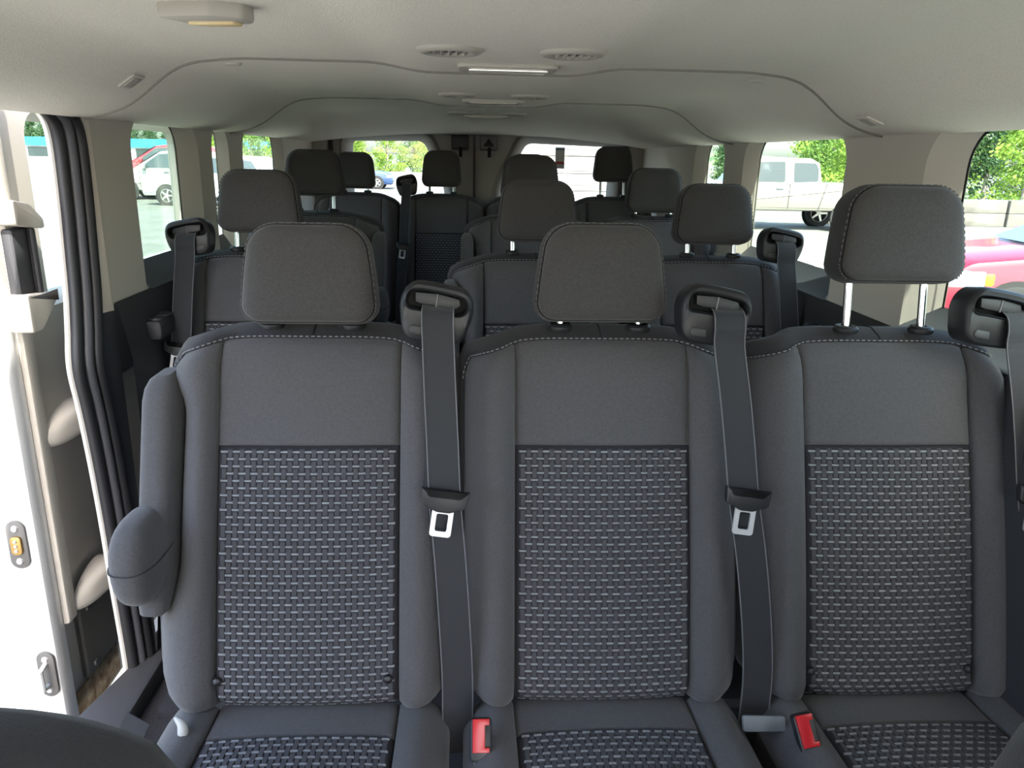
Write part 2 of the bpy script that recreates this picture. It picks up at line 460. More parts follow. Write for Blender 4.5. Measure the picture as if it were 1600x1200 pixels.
# latch pods
def pod(y, z, s=1):
    def fn(a,b):
        t = a*2*PI; k = b
        r = math.sin(min(1,k*1.0)*PI/2)
        cy, cz = .085*math.cos(t), .040*math.sin(t)
        lean = (cy*r/.085+1)/2
        dep = .075*math.sqrt(max(0,1-r**5))*(.2+.8*lean)
        return (dep, y+cy*r, z+cz*r + .018*(cy/.085)*r)
    mb = MB().grid(fn, 28, 10); o = mb.build('latch_pod', TRIM, sdoor)
    MB().box((.045,y+.07,z-.005),(.075,y+.10,z+.035),.006).build('latch_tip', CREAM, o)
    MB().box((.04,y+.065,z-.03),(.07,y+.085,z-.004),.004).build('latch_slot', VOID, o)
pod(.14,.69); pod(.15,.265)
# grab handle housing
m = MB().prism(wpoly([(.0,1.15),(.105,1.135),(.105,1.155),(.06,1.19),(0,1.2)],.008,3),0,.048,.006)
put('handle_cap', mesh('cap',[(p[1],p[0],p[2]) for p in m.v],m.f,TRIM), sdoor)
m = MB().prism(wpoly([(0,.93),(.04,.93),(.115,.985),(.115,1.0),(.0,1.01)],.008,3),0,.048,.006)
put('handle_base', mesh('base',[(p[1],p[0],p[2]) for p in m.v],m.f,TRIM), sdoor)
MB().box((.0,.02,1.0),(.025,.10,1.14),.005).build('handle_recess', DARK, sdoor)
MB().box((.024,.07,1.0),(.038,.085,1.14),.005).build('handle_bar', DARK, sdoor)
# jamb hardware (faces the camera)
def plate(nm, x, z, hx, hz, mt, screws=True):
    o = put(nm, MB().prism(rrect(0,0,hx,hz,min(hx,hz)*.98,8), -.006, 0, .002).mesh(nm, mt), sdoor, (x,-.0205,z))
    if screws:
        for s in (-1,1): put('screw', MB().lathe([(0,-.010),(.006,-.010),(.008,-.006)],12,'y').mesh('screw',STEEL), o, (0,0,s*hz*.68))
    return o
o = plate('contact_plate', -.045, .46, .021, .058, PLATE)
put('contact_block', MB().prism(rrect(0,0,.012,.022,.009), -.012, -.004, .002).mesh('cb', BRASS), o)
for k in (-1,0,1): put('contact_pin', MB().lathe([(0,-.017),(.0035,-.015),(.004,-.011)],10,'y').mesh('pin',STEEL), o, (0,0,k*.011))
o = plate('striker_plate', -.030, .125, .020, .060, PLATE)
put('striker_bar', MB().tube([(0,-.004,-.03),(0,-.03,-.025),(0,-.03,.025),(0,-.004,.03)],.006,8).mesh('sb',STEEL), o)
plate('drain_hole', -.09, .70, .018, .014, VOID, False)

# ------------------------------------------------------------------ entry step
m = MB().prism([(-.98,.55),(-.60,.55),(-.60,1.36),(-.835,1.40),(-.835,1.90),(-.86,1.90),(-.885,1.80),(-.955,1.50)], -.02, .05, .006)
step = put('door_step', mesh('door_step', [(p[0],p[2],p[1]) for p in m.v], [tuple(reversed(q)) for q in m.f], STEP), label='grey plastic step at the sliding door entry', cat='step')
# ------------------------------------------------------------------ passenger seats
XS, ZB, ZT, VI = .145, .440, 1.008, .718
HW = .228
def halfw(sgn, v, arm):
    h = interp(v, [(0,.205),(.06,.226),(.15,HW),(1,HW)])
    if arm == sgn: h = sinterp(v, [(0,.21),(.06,.235),(.27,.240),(.36,.208),(.86,.206),(.93,.232),(1,.235)], .02)
    if v > .93: h -= .012*((v-.93)/.07)**2
    return h
def bsurf(x, v, arm, off=0):
    s = 1 if x >= 0 else -1; h = halfw(s, v, arm); ax = abs(x)
    u = min(1, ax/h)
    z = lerp(ZB, ZT, v) - (.040*u**4.5 if arm != 2 else .14*u**3)*v**4
    y = .205*v - .022*v*v - .010*math.sin(PI*min(1,v*1.15))
    if ax > XS:
        b = min(1,(ax-XS)/(h-XS)); y -= .026*math.sin(PI*b**.75) - .032*b**5
    else:
        y -= .006*(1-(ax/XS)**2)
    if v > .9: y += .022*((v-.9)/.1)**2
    if v < .07: y += .03*((.07-v)/.07)**2
    return (x, y-off, z)
def ease(n):      # samples dense at both ends
    a = [0,.012,.03,.06]; k = max(1, n-6)
    return a+[lerp(.06,.94,i/k) for i in range(1,k)]+[.94,.97,.988,1]
def patch(fn, n, m, tuck=.009):
    A, B = ease(n), ease(m); na = len(A); v = []; f = []
    for b in B:
        for a in A:
            e = min(a, 1-a, b, 1-b)
            p = fn(a, b); t = tuck*max(0, 1-e/.03)**2
            v.append((p[0], p[1]+t, p[2]))
    for j in range(len(B)-1):
        for i in range(na-1): f.append((j*na+i, j*na+i+1, (j+1)*na+i+1, (j+1)*na+i))
    return v, f
def outline(arm, n=26):
    P = []
    for k in range(n): P.append((-1, k/n))
    for k in range(n+1): P.append((lerp(-1,1,k/n), 1))
    for k in range(n-1,-1,-1): P.append((1, k/n))
    out = []
    for u, v in P:
        h = halfw(1 if u >= 0 else -1, v, arm); x = u*h
        p = Vector(bsurf(x, v, arm))
        ox = (1 if u > 0 else -1)*abs(u)**6; oz = 0 if v < .9 else ((v-.9)/.1)
        if abs(u) < 1: ox *= 1; oz = 1
        out.append((p, Vector((ox*.8, 0, oz*(1.0 if abs(u) < 1 else .6)))))
    return out
def gusset(arm):
    ol = outline(arm); n = len(ol); v = []; f = []
    rings = ((.009,-.002),(.008,.003),(.018,.010),(.045,.018),(.075,.014),(.092,.002),(.097,-.012))
    for dy, o in rings:
        for p, nn in ol: v.append((p.x+nn.x*o, p.y+dy, p.z+nn.z*o))
    for k in range(len(rings)-1):
        for i in range(n-1): f.append((k*n+i, (k+1)*n+i, (k+1)*n+i+1, k*n+i+1))
    return v, f, ol
def seat_meshes(arm):
    R = {}
    mi = lambda fn,n,m,nm,mt: mesh(nm, *patch(fn,n,m), mt, True, 60)
    R['woven_insert'] = mi(lambda a,b: bsurf(lerp(-XS,XS,a), lerp(0,VI,b), arm), 16, 24, 'woven_insert', INS)
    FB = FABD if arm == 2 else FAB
    R['upper_panel'] = mi(lambda a,b: bsurf(lerp(-XS,XS,a), lerp(VI,1,b), arm), 16, 14, 'upper_panel', FB)
    for s, nm in ((-1,'bolster_a'),(1,'bolster_b')):
        R[nm] = mi(lambda a,b,s=s: bsurf(s*lerp(XS,halfw(s,b,arm),a), b, arm), 14, 30, 'bolster', FB)
    v, f, ol = gusset(arm); n = len(ol)
    R['gusset'] = mesh('gusset', v, f, FABD, True, 60)
    # rear shell : back face following the lean
    last = v[-n:]; c = len(last); fv = list(last); ff = []
    half = n//2
    for i in range(half):
        j = n-1-i
        if j-1 > i+1: ff.append((i, i+1, j-1, j))
    R['shell'] = mesh('back_shell', fv, ff, FABD)
    m = MB()      # stitching dashes along the top seam
    path = [(p+nn*.004+Vector((0,.0045,0))) for p,nn in ol if p.z > .93]
    L = [0]
    for a,b in zip(path,path[1:]): L.append(L[-1]+(b-a).length)
    def at(d):
        for i in range(len(L)-1):
            if d <= L[i+1]: return path[i].lerp(path[i+1], (d-L[i])/max(1e-9,L[i+1]-L[i]))
        return path[-1]
    d = .004
    while d < L[-1]-.008:
        m.tube([at(d), at(d+.0055)], .0011, 5); d += .0095
    R['stitch'] = m.mesh('stitching', STI, False)
    mid = [Vector(v[k*n+n//2]) for k in range(7)]
    R['cap_seam'] = MB().tube([p+Vector((0,0,.0004)) for p in mid], .0012, 5).mesh('cap_seam', VOID)
    return R
def weave(surf, xw, va, vb, pv, name, arm=None):
    """surf(x,v,off) ; raised ribs and pale thread dashes of the basket weave"""
    ribs, thr = MB(), MB(); nc = 15; px = 2*xw/nc; nr = int((vb-va)/pv)
    def quadbox(mb, x0,x1,v0,v1,h,bx,bv):
        t = [surf(x0+bx,v0+bv,h), surf(x1-bx,v0+bv,h), surf(x1-bx,v1-bv,h), surf(x0+bx,v1-bv,h)]
        b = [surf(x0,v0,-.0006), surf(x1,v0,-.0006), surf(x1,v1,-.0006), surf(x0,v1,-.0006)]
        mb.add(b+t, [(4,5,6,7),(0,1,5,4),(1,2,6,5),(2,3,7,6),(3,0,4,7)])
    for r in range(nr+1):
        for c in range(-1, nc+1):
            cx = -xw + (c+.5+(.5 if r % 2 else 0))*px
            v0 = va + r*pv
            x0, x1 = max(-xw+.003, cx-px*.33), min(xw-.003, cx+px*.33)
            if x1-x0 < px*.2: continue
            if v0+pv*.36 < vb: quadbox(thr, x0, x1, v0, v0+pv*.30, .0016, .0008, pv*.06)
            va_, vb_ = v0+pv*.36, min(vb-.002, v0+pv*1.94)
            a0, a1 = max(-xw+.002, cx-px*.235), min(xw-.002, cx+px*.235)
            if vb_-va_ > pv*.4 and a1-a0 > px*.15: quadbox(ribs, a0, a1, va_, vb_, .0020, .0012, pv*.12)
            # flat cross strip under the dash, beside the ribs
            c0, c1 = max(-xw+.002, cx+px*.27), min(xw-.002, cx+px*.73)
            if c1-c0 > px*.15 and v0+pv*.9 < vb: quadbox(ribs, c0, c1, v0+pv*.06, v0+pv*.86, .0008, .0008, pv*.08)
    return ribs.mesh('weave_ribs', RIB, False), thr.mesh('weave_threads', THR, False)
BW = weave(lambda x,v,h: bsurf(x, v, 0, h), XS-.003, .012, VI-.002, .0192, 'back')
# cushion
CY0, CY1 = .03, -.50
def csurf(x, t, off=0):          # t 0 rear -> 1 front
    y = lerp(CY0, CY1, t); ax = abs(x); z = .437 + .035*t - .02*max(0,(t-.85)/.15)**2*1.5
    if ax > XS:
        b = min(1,(ax-XS)/(HW-XS)); z += .018*math.sin(PI*b**.8) - .030*b**4
    else: z += .006*(1-(ax/XS)**2)
    return (x, y, z+off)
def cpatch(fn, n, m, nm, mt):
    A, B = ease(n), ease(m); na = len(A); v = []; f = []
    for b in B:
        for a in A:
            e = min(a,1-a,b,1-b); p = fn(a,b); v.append((p[0],p[1],p[2]-.009*max(0,1-e/.03)**2))
    for j in range(len(B)-1):
        for i in range(na-1): f.append((j*na+i,(j+1)*na+i,(j+1)*na+i+1,j*na+i+1))
    return mesh(nm, v, f, mt, True, 60)
CU = dict(
  strip=cpatch(lambda a,b: csurf(lerp(-XS,XS,a), lerp(0,.155,b)), 14, 8, 'rear_strip', FAB),
  ins=cpatch(lambda a,b: csurf(lerp(-XS,XS,a), lerp(.155,1,b)), 14, 18, 'cushion_insert', INS),
  ba=cpatch(lambda a,b: csurf(-lerp(XS,HW,a), b), 10, 20, 'cushion_bolster', FAB),
  bb=cpatch(lambda a,b: csurf(lerp(XS,HW,a), b), 10, 20, 'cushion_bolster', FAB))
CW = weave(lambda x,v,h: csurf(x, v, h+.0005), XS-.004, .17, .97, .0262, 'cushion')
m = MB(); m.box((-HW+.004,CY1+.006,.30),(HW-.004,CY0-.002,.428),.02); CU['core'] = m.mesh('cushion_core', FABD)
m = MB()
for s in (-1,1):
    m.tube([(s*.17,-.42,.005),(s*.17,-.40,.31)],.018,8); m.tube([(s*.17,-.02,.005),(s*.17,-.04,.31)],.018,8); m.tube([(s*.17,-.44,.02),(s*.17,.0,.02)],.016,8)
m.tube([(-.19,-.40,.30),(.19,-.40,.30)],.016,8); m.tube([(-.19,-.04,.30),(.19,-.04,.30)],.016,8)
CU['frame'] = m.mesh('base_frame', BLK)
# headrest
HRW, HRH = .104, .078
def hr_out(k=1.0, n=9):
    pts = wpoly([(-HRW,-HRH),(HRW,-HRH),(HRW*.93,HRH),(-HRW*.93,HRH)], .001, 1)
    out = []
    for (cx,cz,sx,sz,a0,r) in ((1,1,1,1,0,.046),(-1,1,-1,1,PI/2,.046),(-1,-1,-1,-1,PI,.028),(1,-1,1,-1,1.5*PI,.028)):
        for i in range(n+1):
            a = a0+PI/2*i/n; x = sx*(HRW*(.90 if sz > 0 else 1)-r)+r*math.cos(a); z = sz*(HRH-r)+r*math.sin(a)
            out.append((x, z))
    res = []
    m_ = len(out)
    for i in range(m_):      # densify straight runs
        a, b = Vector(out[i]), Vector(out[(i+1)%m_]); res.append(a)
        L = (b-a).length
        if L > .03:
            for q in range(1,8): res.append(a.lerp(b,q/8))
    return [(p.x+ .003*math.copysign(1,p.x)*(1-(p.y/HRH)**2), p.y) for p in res]
def headrest_meshes():
    o = hr_out(); n = len(o)
    def loft(rings, cap0, cap1):
        v = []; f = []
        for y, ins, sc in rings:
            v += [(p[0]*sc, y, p[1]*sc) for p in (inset(o, ins) if ins else o)]
        for k in range(len(rings)-1):
            for i in range(n):
                j = (i+1)%n; f.append((k*n+i, k*n+j, (k+1)*n+j, (k+1)*n+i))
        if cap0: v.append((0, rings[0][0], 0)); c = len(v)-1; f += [(c,(i+1)%n,i) for i in range(n)]
        if cap1: v.append((0, rings[-1][0], 0)); c = len(v)-1; b = (len(rings)-1)*n; f += [(c,b+i,b+(i+1)%n) for i in range(n)]
        return v, f
    front = mesh('front_panel', *loft([(-.052,0,.35),(-.0515,0,.7),(-.049,0,.86),(-.044,.006,1),(-.039,.002,1),(-.034,.004,1)], True, False), HFAB, True, 70)
    side = mesh('headrest', *loft([(-.033,.004,1),(-.036,.0005,1),(-.028,-.002,1),(0,-.004,1),(.022,-.001,1),(.038,.010,1),(.044,.03,1)], False, True), FABD, True, 70)
    st = MB(); pts = [p for p in inset(o,-.0012)]
    for i in range(n):
        a, b = Vector(pts[i]), Vector(pts[(i+1)%n]); L = (b-a).length; k = max(1, round(L/.0085))
        for q in range(k):
            if a.y < -HRH+.004: continue
            p0, p1 = a.lerp(b,q/k), a.lerp(b,(q+.6)/k); st.tube([(p0.x,-.0345,p0.y),(p1.x,-.0345,p1.y)], .001, 4)
    return front, side, st.mesh('stitching', mat('headrest_stitch',(.10,.095,.092),.8), False)
HRF, HRS, HRT = headrest_meshes()
COLLAR = MB().lathe([(.0,.0),(.0185,.0),(.0205,.003),(.0205,.008),(.017,.012),(.009,.0125)],20).mesh('post_collar', BLK)
# belt tower outline (px of an enlarged view -> metres, origin = lower centre of its face)
TO = [(150,430),(158,310),(215,170),(335,75),(430,72),(820,140),(985,190),(1055,295),(1060,450),(1015,620),(945,765),(870,880),(480,840),(185,790)]
TS = [(235,350),(262,225),(330,180),(620,220),(900,285),(975,335),(975,420),(930,480),(840,500),(560,440),(380,410),(280,400)]
def resamp(pts, n):
    P = [Vector(p) for p in pts]; m_ = len(P); L = [0]
    for i in range(m_): L.append(L[-1]+(P[(i+1)%m_]-P[i]).length)
    out = []
    for k in range(n):
        d = L[-1]*k/n
        for i in range(m_):
            if d <= L[i+1]: out.append(P[i].lerp(P[(i+1)%m_], (d-L[i])/(L[i+1]-L[i]))); break
    return out
def chaikin(P, it=2):
    for _ in range(it):
        Q = []
        for i in range(len(P)):
            a, b = Vector(P[i]), Vector(P[(i+1)%len(P)]); Q += [a*.75+b*.25, a*.25+b*.75]
        P = Q
    return P
def tower_meshes(sg):
    k = .00101/8
    cv = lambda P: [(sg*(p[0]-605)*k, (560-p[1])*k) for p in P]
    N = 56
    o = cv(resamp(chaikin(TO,2), N)); s = cv(resamp(chaikin(TS,2), N))
    # align slot start to outline start
    best = min(range(N), key=lambda q: sum((Vector(o[i])-Vector(s[(i+q)%N])).length for i in range(N)))
    s = [s[(i+best)%N] for i in range(N)]
    v = []; f = []
    rings = [[(p[0],.062,p[1]) for p in inset(o,.014)], [(p[0],.054,p[1]) for p in inset(o,.002)], [(p[0],.012,p[1]) for p in o], [(p[0],.004,p[1]) for p in inset(o,.0015)],
             [(p[0],0,p[1]) for p in inset(o,.006)], [(p[0],.001,p[1]) for p in inset(s,-.004)], [(p[0],-.001,p[1]) for p in inset(s,-.002)], [(p[0],.004,p[1]) for p in s], [(p[0],.028,p[1]) for p in inset(s,.001)]]
    for r in rings: v += r
    for a in range(len(rings)-1):
        for i in range(N):
            j = (i+1)%N; q = (a*N+i,a*N+j,(a+1)*N+j,(a+1)*N+i); f.append(q if sg < 0 else tuple(reversed(q)))
    f.append(tuple(range(N)))
    body = mesh('belt_tower', v, f, BLK, True, 45)
    n = len(s)
    back = mesh('slot_void', [(p[0],.027,p[1]) for p in s], [tuple(range(n))], VOID, False)
    g = MB()
    gp = cv([(345,215),(620,232),(880,300),(900,375),(840,425),(600,385),(400,355),(350,330)])
    g.prism(gp if sg < 0 else gp[::-1], .006, .024, .002); guide = g.mesh('slot_guide', BLK2)
    d = MB(); a, b = cv([(622,238)])[0], cv([(598,395)])[0]
    d.tube([(a[0],.0055,a[1]),(b[0],.0055,b[1])], .0012, 6); div = d.mesh('slot_divider', mat('divider',(.12,.12,.12),.4))
    c = MB(); cp = cv([(270,640),(300,610),(470,640),(470,740),(300,715),(270,690)])
    c.prism(cp, -.0015, .004, .001); cap = c.mesh('cover_cap', BLK2)
    return body, back, guide, div, cap
TW = {1: tower_meshes(1), -1: tower_meshes(-1)}
def ribbon(path, wd, th=.0016):
    """path: list of (x,y,z); flat strip facing -y"""
    v = []; f = []; n = len(path)
    for x,y,z in path: v += [(x-wd/2,y,z),(x+wd/2,y,z),(x+wd/2,y+th,z),(x-wd/2,y+th,z)]
    for i in range(n-1):
        a, b = i*4, (i+1)*4
        for k in range(4): f.append((a+k, a+(k+1)%4, b+(k+1)%4, b+k))
    f += [(0,1,2,3), tuple(n*4-4+k for k in (3,2,1,0))]
    return v, f
def belt_meshes(sg, bx):
    t, m_, b_ = bx
    pts = [(sg*x,y,z) for x,y,z in ((t,.142,1.078),(t,.122,1.070),(t,.113,1.050),(t+.001,.110,1.02),(lerp(t,m_,.35),.088,.95),(lerp(t,m_,.65),.070,.88),(m_,.048,.79),(lerp(m_,b_,.4),.030,.70),(lerp(m_,b_,.75),.012,.60),(b_,.0,.50),(b_,-.004,.42),(b_,.0,.36))]
    sm = spath(pts, 48); wd = .050
    b = mesh('belt_webbing', *ribbon([tuple(p) for p in sm], wd), BELT, False)
    e = MB()
    for s in (-1,1): e.tube([(p.x+s*(wd/2-.001),p.y-.0002,p.z) for p in sm], .0011, 5)
    return b, e.mesh('webbing_edge', BELTE)
def tongue_meshes():
    P = wpoly([(-.037,.016),(-.034,-.010),(-.010,-.020),(.010,-.020),(.034,-.010),(.037,.016),(.028,.012),(.024,.004),(-.024,.004),(-.028,.012)],.003,3)
    h = MB().prism(P[::1], -.007, .006, .002).mesh('tongue_holder', BLK)
    o = rrect(0,-.036,.0165,.022,.005,4); i_ = rrect(0,-.036,.009,.0135,.003,4); n = len(o); v = []; f = []
    for y in (-.002,.002):
        v += [(p[0],y,p[1]) for p in o]+[(p[0],y,p[1]) for p in i_]
    for q in range(n):
        r = (q+1)%n
        f += [(q,r,n+r,n+q), (2*n+q,3*n+q,3*n+r,2*n+r), (q,2*n+q,2*n+r,r), (n+q,n+r,3*n+r,3*n+q)]
    t = mesh('tongue_plate', v, f, STEEL, False)
    return h, t
TGH, TGP = tongue_meshes()
def buckle_meshes():
    b = MB(); b.box((-.016,-.011,-.06),(.016,.011,.0),.004); b.box((-.011,-.004,-.16),(.011,.004,-.055))
    body = b.mesh('buckle', BLK)
    # red button plate with a c-shaped notch on top/front
    P = [(-.0125,-.047),(.0125,-.047),(.0125,-.040),(.006,-.040),(.006,-.010),(.0125,-.010),(.0125,-.001),(-.0125,-.001)]
    r = MB().prism(P, -.0165, -.010, .0012).mesh('red_button', RED)
    return body, r
BKB, BKR = buckle_meshes()
SNAP = MB().lathe([(0,-.005),(.004,-.0043),(.0070,-.0016),(.0074,.004)],16,'y').mesh('snap_button', BLK)
def arm_meshes(sg):
    # raised armrest: padded slab standing along the backrest side
    def slab(a, b):
        t = a*2*PI; k = b
        prof = rr[int(round(a*NA)) % NA]
        s = lerp(0,1,k)
        return (0,0,0)
    mb = MB(); prof = rrect(0,0,.024,.055,.020,6)          # cross-section (x, depth)
    lv = [(.955,.45),(.950,.72),(.938,.92),(.92,1),(.80,1),(.70,1),(.64,.98),(.61,.85),(.60,.5)]
    n = len(prof); v = []; f = []
    for z, s in lv:
        yc = .205*(z-ZB)/(ZT-ZB)+.005
        v += [(sg*(.233)+p[0]*s*1.0, yc+p[1]*s, z) for p in prof]
    for k in range(len(lv)-1):
        for i in range(n):
            j=(i+1)%n; f.append((k*n+i,k*n+j,(k+1)*n+j,(k+1)*n+i))
    f.append(tuple(range(n))); f.append(tuple((len(lv)-1)*n+i for i in range(n)))
    pad = mesh('armrest', v, f, FAB, True, 60)
    # bulging hinge end
    def bulb(a,b):
        th = a*2*PI; ph = (b-.5)*PI
        r = math.cos(ph)**.7; cx = math.copysign(abs(math.cos(th))**.75, math.cos(th)); cy = math.copysign(abs(math.sin(th))**.75, math.sin(th))
        return (sg*.243+.034*r*cx, .045+.072*r*cy, .703+.070*math.copysign(abs(math.sin(ph))**.85,math.sin(ph)))
    en = MB().grid(bulb, 32, 18).mesh('armrest_end', FAB, True, 80)
    g = MB(); g.tube([(sg*.243+.0352*math.copysign(abs(math.cos(t))**.75,math.cos(t)), .045+.0732*math.copysign(abs(math.sin(t))**.75,math.sin(t)), .706) for t in [2*PI*k/32 for k in range(33)]], .0013, 5)
    seamm = g.mesh('armrest_seam', FABD)
    return pad, en, seamm
AR = {1: arm_meshes(1), -1: arm_meshes(-1)}

SM = {a: seat_meshes(a) for a in (-1,0,1,2)}
def make_seat(x, Y, dz, hz, label, group, arm=0, sx_=1, tower=0, hx=0, snaps=False, front=False, htilt=0, tx=.206, bx=(.208,.220,.240)):
    """x: centre, Y: world y of the backrest foot, dz: seat raise, hz: world z of headrest bottom"""
    s = empty('front_seat' if front else 'passenger_seat', (x, Y, dz), label, 'seat', group)
    s.scale.x = sx_
    M = SM[2 if front else arm]
    br = put('backrest', M['shell'], s)
    put('gusset', M['gusset'], br); put('woven_insert', M['woven_insert'], br); put('upper_panel', M['upper_panel'], br)
    put('bolster', M['bolster_a'], br); put('bolster', M['bolster_b'], br)
    if not front:
        put('stitching', M['stitch'], br, kind='stuff'); put('cap_seam', M['cap_seam'], br)
        put('weave_ribs', BW[0], br, kind='stuff'); put('weave_threads', BW[1], br, kind='stuff')
    if snaps:
        for sx in (-1,1):
            p = bsurf(sx*(XS-(.006 if sx < 0 else .016)), .10, arm, .006); put('snap_button', SNAP, br, p)
    cu = put('cushion', CU['core'], s)
    if Y > 1.5: cu.scale.y = .72
    for k, nm in (('strip','rear_strip'),('ins','cushion_insert'),('ba','cushion_bolster'),('bb','cushion_bolster')): put(nm, CU[k], cu)
    put('weave_ribs', CW[0], cu, kind='stuff'); put('weave_threads', CW[1], cu, kind='stuff')
    fr = put('base_frame', CU['frame'], s)
    if Y > 1.5: fr.scale = (.6,.72,1)
    if dz < 0: fr.location.z = -dz; fr.scale.z = .9
    if dz > 0: MB().box((-.3,-.46,-dz),(.3,.02,.006)).build('plinth', CARP, fr, False)
    zc_ = hz - dz + HRH
    yh = .228 + .12*(zc_-1.11)
    h = put('headrest', HRS, s, (hx, yh, zc_), (math.radians(-8+htilt), 0, 0))
    put('front_panel', HRF, h); put('stitching', HRT, h, kind='stuff')
    ln = max(.02, zc_-HRH-1.028+.03)
    for sx in (-1,1):
        pm = MB().tube([(0,0,0),(0,.16*ln,ln)], .0068, 12).mesh('headrest_post', CHROME)
        p = put('headrest_post', pm, s, (sx*.066+hx*.5, yh-.012-.12*ln*.9, 1.024))
        put('post_collar', COLLAR, s, (sx*.066+hx*.5, yh-.012-.12*ln*.9, 1.024))
    if tower:
        T = TW[tower]; t = put('belt_tower', T[0], s, (tower*tx, .125, 1.056), (math.radians(-6),0,0))
        put('slot_void', T[1], t); put('slot_guide', T[2], t); put('slot_divider', T[3], t); put('cover_cap', T[4], t)
        BM = cached(('belt',tower,bx), lambda: belt_meshes(tower, bx)); b = put('seat_belt', BM[0], s); put('webbing_edge', BM[1], b)
        tg = put('belt_tongue', TGH, s, (tower*bx[1], .036, .798), (math.radians(-14), math.radians(8), 0))
        put('tongue_plate', TGP, tg)
    if arm:
        a = put('armrest', AR[arm][0], s); put('armrest_end', AR[arm][1], a); put('armrest_seam', AR[arm][2], a)
    return s
G1, G2, G3, G4 = 'first row passenger seats', 'second row passenger seats', 'third row passenger seats', 'rear row passenger seats'
R1, R2, R3, R4 = 1.04, 1.90, 2.73, 3.55
a1 = make_seat(-.312, R1, 0, 1.033, 'grey fabric seat with an armrest, nearest the open sliding door', G1, arm=-1, tower=1, snaps=True)
a2 = make_seat(.165, R1, 0, 1.040, 'grey fabric seat in the middle of the nearest row', G1, tower=1, hx=-.006, tx=.168, bx=(.186,.213,.25))
a3 = make_seat(.648, R1, 0, 1.109, 'grey fabric seat with raised headrest at the right of the nearest row', G1, tower=1, snaps=True, hx=.010, tx=.148, bx=(.179,.203,.25))
make_seat(-.610, R2, .02, 1.095, 'second-row single seat with its belt tower by the left windows', G2, tower=-1, tx=.165, bx=(.168,.180,.20))
make_seat(.128, R2, .02, 1.081, 'second-row seat beside the aisle, headrest just behind the nearest middle seat', G2, arm=-1)
make_seat(.612, R2, .02, 1.081, 'second-row seat beside the right wall with belt tower at the window', G2, tower=1, tx=.170, bx=(.175,.19,.21))
make_seat(-.622, R3, .068, 1.151, 'third-row single seat on the left with an aisle armrest', G3, arm=1)
make_seat(.170, R3, .068, 1.147, 'third-row seat on the right of the aisle with a left armrest', G3, arm=-1)
make_seat(.640, R3, .068, 1.110, 'third-row seat by the right wall with lowered grey headrest', G3)
make_seat(-.590, R4, .10, 1.147, 'leftmost dark seat of the rear row', G4, sx_=.86)
make_seat(-.186, R4, .10, 1.161, 'rear-row seat with a belt tower, in front of the left rear door', G4, tower=-1, sx_=.86, tx=.185, bx=(.185,.20,.22))
make_seat(.222, R4, .10, 1.154, 'rear-row seat mostly hidden behind the third-row headrests', G4, sx_=.86)
make_seat(.628, R4, .10, 1.197, 'rightmost rear-row seat with headrest raised high on two posts', G4, sx_=.86)
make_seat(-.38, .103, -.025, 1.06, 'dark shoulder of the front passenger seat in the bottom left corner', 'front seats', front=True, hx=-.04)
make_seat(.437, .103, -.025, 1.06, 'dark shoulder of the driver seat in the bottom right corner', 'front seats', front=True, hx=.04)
# buckles, strap tab, hook, lap anchor of the first row (parts of their seats)
def buckle(seat, x, y, z, rz, rx=-35):
    b = put('buckle', BKB, seat, (x,y,z), (math.radians(rx), math.radians(rz), 0)); put('red_button', BKR, b)
buckle(a2, -.201, -.075, .492, 0); buckle(a3, -.195, -.080, .492, -12)
m = MB(); pr = wpoly([(-.034,-.012),(.034,-.010),(.034,.012),(-.034,.012)],.004,3); m.prism(pr, -.004,.004,.001)
put('strap_tab', m.mesh('strap_tab', mat('grey_webbing',(.16,.17,.18),.7,bump=.3,scale=900)), a2, (.245,-.055,.452), (math.radians(-30),math.radians(3),0))
m = MB().tube(spath([(.0,.0,.0),(.012,-.006,-.008),(.014,-.012,-.022),(.004,-.016,-.032),(-.014,-.018,-.036)],16), [.002+.006*math.sin(PI*min(1,k/13)) for k in range(17)], 10)
put('release_hook', m.mesh('release_hook', mat('white_plastic',(.38,.38,.36),.4)), a1, (-.186,-.045,.478))
m = MB().add(*ribbon([(0,0,0),(.008,-.03,-.03),(.02,-.07,-.055)], .04)).mesh('lap_strap', BELT, False)
put('lap_strap', m, a1, (-.262,-.0,.44), (0,math.radians(28),math.radians(-10)))
m = MB().prism(wpoly([(-.02,-.10),(.02,-.10),(.012,.05),(-.012,.05)],.006,3),-.004,.004,.001); put('anchor_bracket', m.mesh('anchor_bracket', BLK), a1, (-.232,-.03,.365), (0,0,math.radians(70)))

# ------------------------------------------------------------------ ceiling fittings
VPL = mat('vent_plastic', (.44,.415,.365), .5)
VDK = mat('vent_dark', (.10,.095,.085), .7)
def vent(x, y, label, tilt):
    z = zc(x,y)+ (0 if y < 1.6 else -.0015 if y < 2.6 else -.003)
    e = empty('air_vent', (x,y,z), label, 'air vent', 'round ceiling air vents')
    MB().lathe([(.032,-.0005),(.034,-.005),(.040,-.0075),(.047,-.006),(.052,-.002),(.053,.003)],36).build('bezel', VPL, e)
    MB().lathe([(0,-.0008),(.036,-.0008)],24).build('vent_core', VDK, e, False)
    b = MB()
    for k in range(5):
        yy = -.024+k*.012; hw = math.sqrt(max(0,.031**2-yy**2))
        s_ = MB().box((-.0012,-hw,-.003),(.0012,hw,.003))
        put('slat', s_.mesh('slat', VPL, False), e, rot=(0,math.radians(tilt),0), loc=(yy,0,-.0042))
    return e
for y, nm in ((1.29,'nearest'),(2.17,'middle'),(3.02,'farthest')):
    vent(-.087, y, 'round ceiling vent on the left of the %s pair' % nm, 55)
    vent(.104, y, 'round ceiling vent on the right of the %s pair' % nm, -15)
